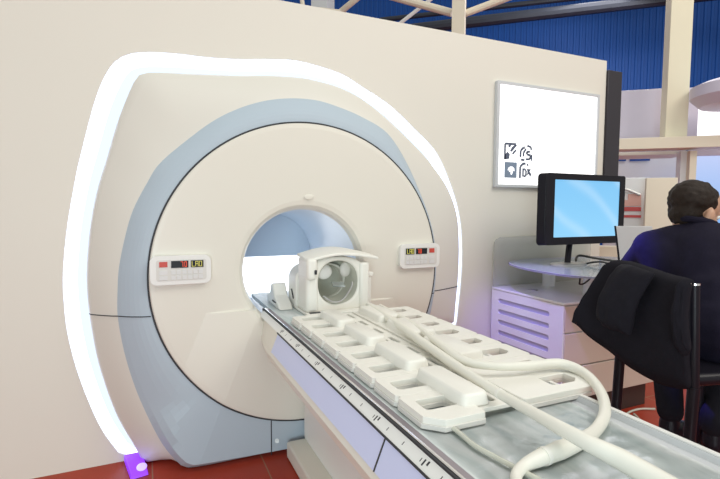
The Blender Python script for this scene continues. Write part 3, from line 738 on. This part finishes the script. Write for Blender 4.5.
tag(obj('hanging_cable', T(spline([(2.66, -.74, DZ-.02), (2.655, -.745, DZ-.07), (2.66, -.74, DZ-.09), (2.72, -.72, DZ-.095), (2.80, -.70, DZ-.07), (2.9, -.66, DZ-.018)], 6), .006, 8), M['wire']), 'black cable loop hanging below the glass desktop', 'cable')
kb = thing('keyboard', 'slim pale keyboard on the glass desk in front of the monitor', 'keyboard', (3.1, -.78, DZ))
obj('keyboard_base', B((2.92, -.84, DZ+.001, 3.3, -.72, DZ+.016)), M['rim'], kb, bevel=.004)
obj('keys', B(*[(2.93+.024*i, -.832+.025*j, DZ+.015, 2.93+.024*i+.02, -.832+.025*j+.02, DZ+.021) for i in range(15) for j in range(4)]), M['black'], kb, smooth=False)
bm = bmesh.new(); sph(bm, (3.36, -.72, DZ+.014), (.03, .05, .016)); tag(obj('computer_mouse', bm, M['black']), 'small black computer mouse beside the pale keyboard', 'mouse')
# laptop lid standing behind the man's arm
lp = thing('laptop', 'thin open laptop with a pale lid beside the man', 'laptop', W(1.78, 3.05, DZ))
q0 = W(1.70, 3.08, DZ+.001)
bm = bmesh.new(); obox(bm, q0, R0*.26, R0*.03-F0*.10, (0, 0, .014)); obj('laptop_base', bm, M['black'], lp, bevel=.003)
bm = bmesh.new(); obox(bm, q0+Vector((0, 0, .014)), R0*.24, F0*.006, F0*.03+R0*-.03+Vector((0, 0, .29))); obj('laptop_lid', bm, M['rim'], lp, bevel=.002)
bm = bmesh.new(); obox(bm, q0+Vector((0, 0, .014))-R0*.006-F0*.002, R0*.008, F0*.01, F0*.03+R0*-.03+Vector((0, 0, .291))); obj('lid_edge', bm, M['black'], lp, smooth=False)

# smoked panel at the end of the wall
sa = P(609, 75, Y=.02)
tag(obj('dark_panel', B((3.752, -.02, 1.30, 3.93, .10, 2.72)), M['smoke'], bevel=.004), 'tall dark smoked panel mounted on the free end of the cream wall', 'panel')

# ============================================================ CHAIR AND COAT
def RF(r_, f_): return R0*r_+F0*f_
cA, cB = RF(1.165, 1.62), RF(1.105, 1.98)          # ends of the chair back, right and left
cE = (cB-cA); cN = Vector((cE.y, -cE.x, 0)).normalized()
if cN.dot(R0) < 0: cN = -cN
def CH(u, n_, z): v = CAM+cA+cE*u+cN*n_; return Vector((v.x, v.y, z))
chd = thing('bar_chair', 'high black chair with a black coat over its back beside the couch', 'chair', CH(.5, .2, 0))
for u in (0, 1): obj('back_post', T([CH(u, 0, .88), CH(u, -.02, 1.24)], .018, 12), M['black'], chd)
for u in (0, 1):
    obj('leg', T([CH(u, -.03, .0), CH(u, 0, .88)], [.020, .020], 12), M['black'], chd)
    obj('leg', T([CH(u, .46, .0), CH(u, .38, .88)], [.018, .018], 12), M['black'], chd)
bm = bmesh.new(); obox(bm, CH(.04, -.03, .98), cE*.92, cN*.03, (0, 0, .24)); obj('backrest', bm, M['black'], chd, bevel=.01)
bm = bmesh.new(); obox(bm, CH(0, .0, .875), cE*1.0, cN*.40, (0, 0, .045)); obj('seat', bm, M['black'], chd, bevel=.02, seg=3)
for u in (0, 1): obj('footrest', T([CH(u, -.015, .30), CH(u, .435, .30)], .012, 10), M['chrome'], chd)
obj('footrest', T([CH(0, .435, .30), CH(1, .435, .30)], .012, 10), M['chrome'], chd)
obj('post_cap', T([CH(0, -.02, 1.24), CH(0, -.02, 1.247)], .0195, 12), M['chrome'], chd)

def PW(px, py, f_):      # point at forward distance f_ from the camera
    d = ray(px, py); t = f_/d.dot(F0); return CAM+d*t
def cloth(corners_top, corners_bot, n, m_, th, folds, seed, drape=0):
    """panel between two polylines (same count) with thickness; folds push along -R0"""
    top = spline(corners_top, 8); bot = spline(corners_bot, 8); nn = len(top)
    bm = bmesh.new(); fr_, bk = [], []
    for j in range(m_+1):
        v_ = j/m_; a_, b2_ = [], []
        for i in range(nn):
            u = i/(nn-1); p = top[i].lerp(bot[i], v_)
            k_ = folds*(.4+.6*v_)*(math.sin(u*11+seed+v_*1.2)+.6*math.sin(u*23+seed*2))+.006*noise.noise(Vector((u*5, v_*5, seed)))
            bulge_ = .02*math.sin(PI*min(1, v_*1.0))
            p = p - R0*(k_+bulge_)
            edge = min(1, 6*min(u, 1-u)+.15, 8*(1-v_)+.2)
            rd = math.sqrt(max(0, 1-(1-min(1, v_*10))**2))
            a_.append(p-R0*th*.5*edge*rd-Vector((0, 0, .0))); b2_.append(p+R0*th*.5*edge*rd)
        fr_.append([bm.verts.new(q) for q in a_]); bk.append([bm.verts.new(q) for q in b2_])
    for j in range(m_):
        for i in range(nn-1):
            bm.faces.new((fr_[j][i], fr_[j][i+1], fr_[j+1][i+1], fr_[j+1][i])); bm.faces.new((bk[j][i], bk[j+1][i], bk[j+1][i+1], bk[j][i+1]))
        bm.faces.new((fr_[j][0], fr_[j+1][0], bk[j+1][0], bk[j][0])); bm.faces.new((fr_[j][-1], bk[j][-1], bk[j+1][-1], fr_[j+1][-1]))
    for i in range(nn-1):
        bm.faces.new((fr_[0][i], bk[0][i], bk[0][i+1], fr_[0][i+1])); bm.faces.new((fr_[-1][i], fr_[-1][i+1], bk[-1][i+1], bk[-1][i]))
    return bm
co = thing('coat', 'black wool coat draped over the back of the high chair', 'coat', W(1.08, 1.8, 1.1))
top = [PW(606, 272, 2.00), PW(613, 261, 1.99), PW(628, 261, 1.93), PW(650, 267, 1.82), PW(672, 274, 1.71), PW(688, 278, 1.635), PW(693, 281, 1.61)]
bot = [PW(573, 322, 2.00), PW(583, 331, 1.98), PW(604, 347, 1.91), PW(632, 367, 1.81), PW(660, 384, 1.70), PW(682, 389, 1.63), PW(690, 388, 1.60)]
obj('coat_body', cloth(top, bot, 1, 30, .055, .006, 1.3), M['coat'], co, angle=80)
top = [PW(634, 264, 1.89)-R0*.05, PW(645, 265, 1.83)-R0*.055, PW(658, 269, 1.77)-R0*.055, PW(668, 273, 1.72)-R0*.05]
bot = [PW(609, 318, 1.86)-R0*.04, PW(616, 326, 1.82)-R0*.045, PW(628, 331, 1.78)-R0*.045, PW(640, 335, 1.74)-R0*.04]
obj('sleeve', cloth(top, bot, 1, 24, .05, .003, .4), M['coat'], co, angle=80)
top = [PW(684, 281, 1.60)-R0*.012, PW(689, 279, 1.585)-R0*.014, PW(694, 283, 1.57)-R0*.01]
bot = [PW(682, 350, 1.60)-R0*.012, PW(689, 356, 1.585)-R0*.014, PW(694, 350, 1.57)-R0*.01]
obj('lapel', cloth(top, bot, 1, 14, .03, .002, 2.2), M['coat'], co, angle=80)

# ============================================================ MAN
def chain(bm, pts, rs, step=.35):
    for (a, ra), (b_, rb) in zip(zip(pts, rs), zip(pts[1:], rs[1:])):
        a, b_ = Vector(a), Vector(b_); L_ = (b_-a).length; n = max(2, int(L_/(min(ra, rb)*max(step, .5))))
        for k in range(n+1):
            t = k/n; sph(bm, a.lerp(b_, t), ra+(rb-ra)*t, u=12, v=7)
def remeshed(name, bm, m, parent, voxel=.012, smooth=4, extra=None):
    off = OFF[parent.name]; bmesh.ops.translate(bm, verts=bm.verts, vec=-off)
    me = bpy.data.meshes.new(name); bm.to_mesh(me); bm.free()
    tmp = bpy.data.objects.new(name+'_t', me); C.objects.link(tmp)
    r_ = tmp.modifiers.new('r', 'REMESH'); r_.mode = 'VOXEL'; r_.voxel_size = voxel
    s_ = tmp.modifiers.new('s', 'SMOOTH'); s_.iterations = smooth; s_.factor = .5
    dg = bpy.context.evaluated_depsgraph_get(); dg.update()
    me2 = bpy.data.meshes.new_from_object(tmp.evaluated_get(dg)); me2.name = name
    bpy.data.objects.remove(tmp); bpy.data.meshes.remove(me)
    if extra:
        for v in me2.vertices: v.co = extra(v.co+off)-off
    me2.materials.clear(); me2.materials.append(m)
    for p in me2.polygons: p.use_smooth = True
    o = bpy.data.objects.new(name, me2); C.objects.link(o); o.parent = parent; OFF[o.name] = off
    return o
man = thing('person', 'man in a dark navy suit seen from behind, bending over the glass desk', 'person', W(1.46, 1.95, 0))
hd = W(1.487, 2.12, 1.485)
hdir = (R0*.995+F0*.10).normalized()          # where the face points
hside = Vector((hdir.y, -hdir.x, 0))         # his right
tilt = Matrix.Rotation(math.radians(-14), 4, hside)   # look down
fx = (tilt @ hdir).normalized(); fz = (tilt @ Vector((0, 0, 1))).normalized()
def H(a, b_, c_): return hd+fx*a*1.05+hside*b_*1.05+fz*c_*1.05      # forward, right, up
HM = Matrix(((fx.x, hside.x, fz.x, 0), (fx.y, hside.y, fz.y, 0), (fx.z, hside.z, fz.z, 0), (0, 0, 0, 1)))
bdir = (F0*.93+R0*.36).normalized()
pel = W(1.42, 1.86, 1.005); chest = W(1.46, 1.99, 1.22); neckb = W(1.475, 2.06, 1.405)
shL = W(1.315, 2.14, 1.325); shR = W(1.70, 1.98, 1.32)
elL = W(1.335, 2.38, 1.15); wrL = W(1.45, 2.60, 1.12)
elR = W(1.81, 2.22, 1.13); wrR = W(1.68, 2.44, 1.12)
hipL = W(1.38, 1.92, .99); hipR = W(1.54, 1.86, .99)
knL = W(1.53, 2.36, .90); knR = W(1.76, 2.24, .90)
anL = W(1.45, 2.16, .56); anR = W(1.52, 1.98, .58)
def hand(bm, wr, d, palmn, side):
    d = Vector(d).normalized(); n = Vector(palmn).normalized(); s = d.cross(n).normalized()*side
    c = wr+d*.05; mt = Matrix((( *[d[0], s[0], n[0]], 0), (*[d[1], s[1], n[1]], 0), (*[d[2], s[2], n[2]], 0), (0, 0, 0, 1)))
    sph(bm, c, (.052, .042, .016), mt)
    for i, L_ in enumerate((.070, .080, .075, .058)):
        b0 = wr+d*.088+s*(.030-.020*i); 
        chain(bm, [b0-d*.02, b0+d*L_*.45+n*.004, b0+d*L_*.75-n*.010, b0+d*L_*.9-n*.026], [.0095, .009, .008, .0075], .6)
    b0 = wr+d*.025+s*.034
    chain(bm, [b0-s*.01, b0+s*.025+d*.02, b0+s*.03+d*.05-n*.008], [.012, .010, .009], .6)
bm = bmesh.new()
sph(bm, H(0, 0, .035), (.098, .076, .092), HM, 28, 18)          # cranium
sph(bm, H(.035, 0, -.035), (.066, .058, .085), HM, 24, 16)     # face and jaw
sph(bm, H(.075, 0, -.085), (.026, .028, .022), HM)            # chin
chain(bm, [H(.088, 0, .005), H(.108, 0, -.028), H(.100, 0, -.036)], [.010, .014, .012], .4)   # nose
for s in (1, -1):
    sph(bm, H(.004, .080*s, -.016), (.023, .015, .034), HM)     # ears
    sph(bm, H(.080, .030*s, .012), (.012, .016, .008), HM)       # brows
    sph(bm, H(.062, .034*s, -.04), (.026, .018, .024), HM)      # cheeks
sph(bm, H(.090, 0, -.060), (.012, .024, .006), HM)              # lips
chain(bm, [H(-.02, 0, -.06), neckb], [.055, .056], .3)
chain(bm, [neckb-Vector((0, 0, .03)), chest, pel], [.055, .11, .12], .3)
for a, b_, c_, n_, dd in ((shL, elL, wrL, 1, 1), (shR, elR, wrR, 1, -1)):
    chain(bm, [neckb-Vector((0, 0, .05)), a], [.045, .045], .4); chain(bm, [a, b_, c_], [.05, .040, .028], .4)
for a, b_, c_ in ((hipL, knL, anL), (hipR, knR, anR)): chain(bm, [pel, a, b_, c_], [.10, .085, .06, .04], .4)
hand(bm, wrL, (wrL-elL)*Vector((1, 1, 0)), (0, 0, 1), 1); hand(bm, wrR, (wrR-elR)*Vector((1, 1, 0)), (0, 0, 1), -1)
remeshed('body', bm, M['skin'], man, .008, 2)
# eyes
for s in (1, -1):
    bm = bmesh.new(); sph(bm, H(.079, .031*s, -.002), .011, u=12, v=8); obj('eye', bm, M['white'], man)
# hair
bm = bmesh.new()
sph(bm, H(-.024, 0, .048), (.104, .087, .088), HM, 28, 18)
sph(bm, H(-.038, 0, -.012), (.066, .074, .066), HM, 24, 14)
hr = remeshed('hair', bm, M['hair'], man, .006, 2, extra=lambda p: p+(p-H(-.01, 0, .03)).normalized()*(.004*noise.noise(p*55)+.005*noise.noise(p*22)))
# suit jacket
bm = bmesh.new()
chain(bm, [neckb+Vector((0, 0, .0)), chest.lerp(neckb, .4), chest, pel+Vector((0, 0, .02))], [.068, .145, .165, .165], .25)
for a, b_, c_ in ((shL, elL, wrL), (shR, elR, wrR)):
    chain(bm, [neckb-Vector((0, 0, .02)), neckb.lerp(a, .55)-Vector((0, 0, .012)), a], [.066, .082, .078], .3)
    chain(bm, [a, a.lerp(chest, .45)-Vector((0, 0, .03))], [.08, .12], .3)
    chain(bm, [a, b_, b_.lerp(c_, .93)], [.077, .060, .044], .3)
remeshed('suit_jacket', bm, M['suit'], man, .013, 4, extra=lambda p: p+Vector((0, 0, 1))*.006*noise.noise(p*9)+F0*(-.007*noise.noise(Vector((p.x*5, p.y*5, p.z*16)))))
bm = bmesh.new()   # jacket collar
cpts = []
for k in range(13):
    a_ = math.radians(-20+220*k/12); v = -hdir*math.sin(a_)*.064+hside*math.cos(a_)*.066
    cpts.append(neckb+F0*.015+v+Vector((0, 0, .036+.016*math.sin(a_))))
tube(bm, spline(cpts, 4), .014, 10); obj('collar', bm, M['suit'], man)
bm = bmesh.new()
for a, b_, c_ in ((hipL, knL, anL), (hipR, knR, anR)): chain(bm, [pel-Vector((0, 0, .02)), a, b_, c_], [.115, .10, .076, .058], .3)
remeshed('trousers', bm, M['coat'], man, .014, 3)
for a_ in (anL, anR):
    bm = bmesh.new(); chain(bm, [a_+Vector((0, 0, -.03)), a_+Vector((0, 0, -.08)), a_+hdir*.10+Vector((0, 0, -.10)), a_+hdir*.17+Vector((0, 0, -.105))], [.042, .045, .045, .032], .3)
    remeshed('shoe', bm, M['black'], man, .008, 3)

# ============================================================ BEYOND THE WALL: BOOTH, POSTS, BEAMS
def hbox(name, p0, p1, dist, depth, m, parent=None, bevel=.004, bm=None, **k):
    a = PH(p0[0], p1[1], dist); b_ = PH(p1[0], p1[1], dist); c_ = PH(p0[0], p0[1], dist)
    wv = E1*((b_-a).dot(E1)); h = c_.z-a.z
    bm = bmesh.new(); obox(bm, a, wv, E2*depth, (0, 0, h)); return obj(name, bm, m, parent, smooth=False, bevel=bevel)
def hbox_floor(name, p0, px1, dist, depth, m, **k):
    a = PH(p0[0], p0[1], dist); b_ = PH(px1, p0[1], dist); wv = E1*((b_-a).dot(E1))
    bm = bmesh.new(); obox(bm, (a.x, a.y, 0), wv, E2*depth, (0, 0, a.z)); return obj(name, bm, m, None, smooth=False, bevel=.004)
# booth frame
bt = thing('booth_frame', 'cream beam frame of the neighbouring booth above the seated man', 'booth', (PH(690, 200, 6.0).x, PH(690, 200, 6.0).y, 0))
def hb(name, x0, y0, x1, y1, dist, depth, m, parent, **k):
    return hbox(name, (x0, y0), (x1, y1), dist, depth, m, parent, **k)
hb('fascia_beam', 606, 139, 900, 150, 5.9, .25, M['beam'], bt)
hb('lower_beam', 606, 152.5, 686, 156, 6.3, .5, M['cream'], bt)
hb('upright', 672, 151, 681, 330, 6.1, .15, M['cab'], bt)
hb('upright', 681, 151, 688, 330, 6.0, .15, M['beam'], bt)
hb('back_wall', 600, 156, 690, 330, 7.4, .1, M['cab'], bt)
tag(hb('lilac_banner', 618, 91, 664, 139, 6.6, .06, M['lilac'], None), 'plain lilac panel above the booth beam, left of the cream column', 'panel')
tag(hb('cream_column', 665, -260, 687, 139, 6.05, .22, M['post'], None), 'tall cream square column rising from the booth beam', 'column')
bx_ = thing('light_booth', 'bright white boxed booth top right of the cream column', 'booth', (PH(710, 120, 6.6).x, PH(710, 120, 6.6).y, PH(710, 139, 6.6).z))
hb('side_post', 684, 90, 697, 139, 6.6, .15, M['lilac'], bx_)
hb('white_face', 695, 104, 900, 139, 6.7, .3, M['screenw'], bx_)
hb('cap_strip', 684, 88, 900, 106, 6.75, .3, M['lilac'], bx_)
# round canopy
bm = bmesh.new(); cc = PH(743, 92, 5.9)
vl = loops(bm, [[(cc.x+r_*math.cos(2*PI*k/40), cc.y+r_*math.sin(2*PI*k/40), cc.z+z) for k in range(40)] for r_, z in ((.36, -.13), (.45, -.04), (.45, .07), (.36, .11))]); bm.faces.new(vl[0][::-1]); bm.faces.new(vl[-1])
tag(obj('round_canopy', bm, M['lilac']), 'round pale canopy disc hanging over the white booth at the right edge', 'canopy')
# blue video screen
M['vid'] = screen_mat('video_picture', (.62, .68, .98), (.22, .45, .85), .0, .95, 1.35, 2.3)
vs_ = thing('video_wall', 'large pale blue video wall behind the man at the right edge', 'screen', (PH(705, 180, 6.4).x, PH(705, 180, 6.4).y, 0))
OFF[vs_.name].z = 0
hb('display_face', 688.5, 156, 900, 260, 6.4, .1, M['vid'], vs_)
hb('header', 688.5, 150, 900, 156, 6.35, .2, M['lilac'], vs_)
# counter bits left of the column
tag(hb('cream_screen', 641, 178, 672, 300, 5.0, .05, M['beam'], None), 'cream upright board between the monitor and the man', 'board')
lk = thing('wall_grille', 'two small blue louvred grilles high on the booth back wall', 'grille', PH(635, 159, 7.38))
hb('louvre', 619, 158, 626, 161, 7.36, .03, M['bluewall'], lk, bevel=0); hb('louvre', 630, 157.5, 650, 161, 7.36, .03, M['bluewall'], lk, bevel=0)
st = thing('picture_board', 'white picture board with pink and red shapes right of the monitor', 'picture', PH(632, 245, 5.2))
hb('board', 616, 178, 643, 250, 5.2, .04, M['cab'], st)
for (x0_, y0_, x1_, y1_, mm) in ((619, 207, 641, 211, 'redp'), (620, 215, 641, 217.5, 'redp'), (622, 200, 641, 206, 'pinkp'), (628, 194, 641, 200, 'pinkp'), (618, 231, 641, 245, 'pinkp')):
    hb('print', x0_, y0_, x1_, y1_, 5.19, .012, M[mm], st, bevel=0)
obj('curved_line', T(spline([PH(618, 189, 5.18), PH(628, 190, 5.18), PH(640, 195, 5.18)], 6), .012, 8), M['metal'], st)
tag(hbox_floor('counter', (596, 246), 690, 5.05, .12, M['beam']), 'low cream counter of the neighbouring booth behind the glass desk', 'counter')
# lilac lit panel behind the chair legs
tag(hbox_floor('white_plinth', (697, 372), 712, 3.35, .12, M['lilac']), 'pale lilac plinth glimpsed beyond the chair legs', 'plinth')
# ceiling structure above the wall
def hrod(name, a, b_, dist, r_, m, label, cat, dist2=None):
    return tag(obj(name, T([PH(*a, dist), PH(*b_, dist2 or dist)], r_, 10), m), label, cat)
tag(hb('truss_post', 451, -200, 464, 60, 7.0, .15, M['beam'], None), 'cream vertical truss post behind the top of the wall', 'post')
hrod('truss_beam', (180, -62), (452, 13), 7.2, .055, M['beam'], 'cream slanting truss beam left of the vertical post', 'beam')
hrod('truss_beam', (464, 14), (760, -97), 7.2, .05, M['beam'], 'cream slanting truss beam right of the vertical post', 'beam')
hrod('truss_rod', (338, 14), (560, -168), 7.6, .05, M['beam'], 'thick pale brace rod crossing above the wall near its left end', 'rod')
hrod('truss_rod', (398, 25), (640, -165), 7.8, .03, M['white'], 'thin white brace rod between the truss beam and the wall top', 'rod')
hrod('ceiling_duct', (400, 30.5), (800, -16), 9.5, .10, M['pipe'], 'long dark duct running across the blue hall wall', 'duct')
hrod('ceiling_pipe', (380, 20), (700, -16), 10.2, .05, M['pipe'], 'slim dark pipe above the long dark duct', 'pipe')
hbx = hb('grey_unit', 311, -90, 327, 12, 6.5, .3, M['rim'], None); tag(hbx, 'grey box high behind the wall at the top edge', 'unit')
bm = T(spline([PH(300, -80, 6.3), PH(302, 0, 6.3), PH(309, 8, 6.3), PH(324, 10, 6.3), PH(340, 12, 6.3)], 6), .03, 10); tag(obj('bent_pipe', bm, M['beam']), 'bent cream pipe curving behind the wall top beside the grey box', 'pipe')

# chrome tubing on the floor beyond the couch
tag(obj('floor_wire', T(spline([P(655, 409, Z=.01), P(640, 409, Z=.01), P(628, 413, Z=.01), P(624, 421, Z=.01), P(632, 428, Z=.01)], 6), .008, 8), M['clearw']), 'pale wire curled on the red floor by the cabinet plinth', 'wire')
tag(obj('floor_wire', T(spline([P(634, 414, Z=.01), P(645, 424, Z=.01), P(660, 434, Z=.01), P(672, 446, Z=.01)], 6), .008, 8), M['clearw']), 'straight pale wire on the red floor left of the chair leg', 'wire')
tag(obj('floor_wire', T([P(688, 450, Z=.01), P(740, 452, Z=.01)], .012, 8), M['clearw']), 'pale wire on the red floor right of the chair leg', 'wire')
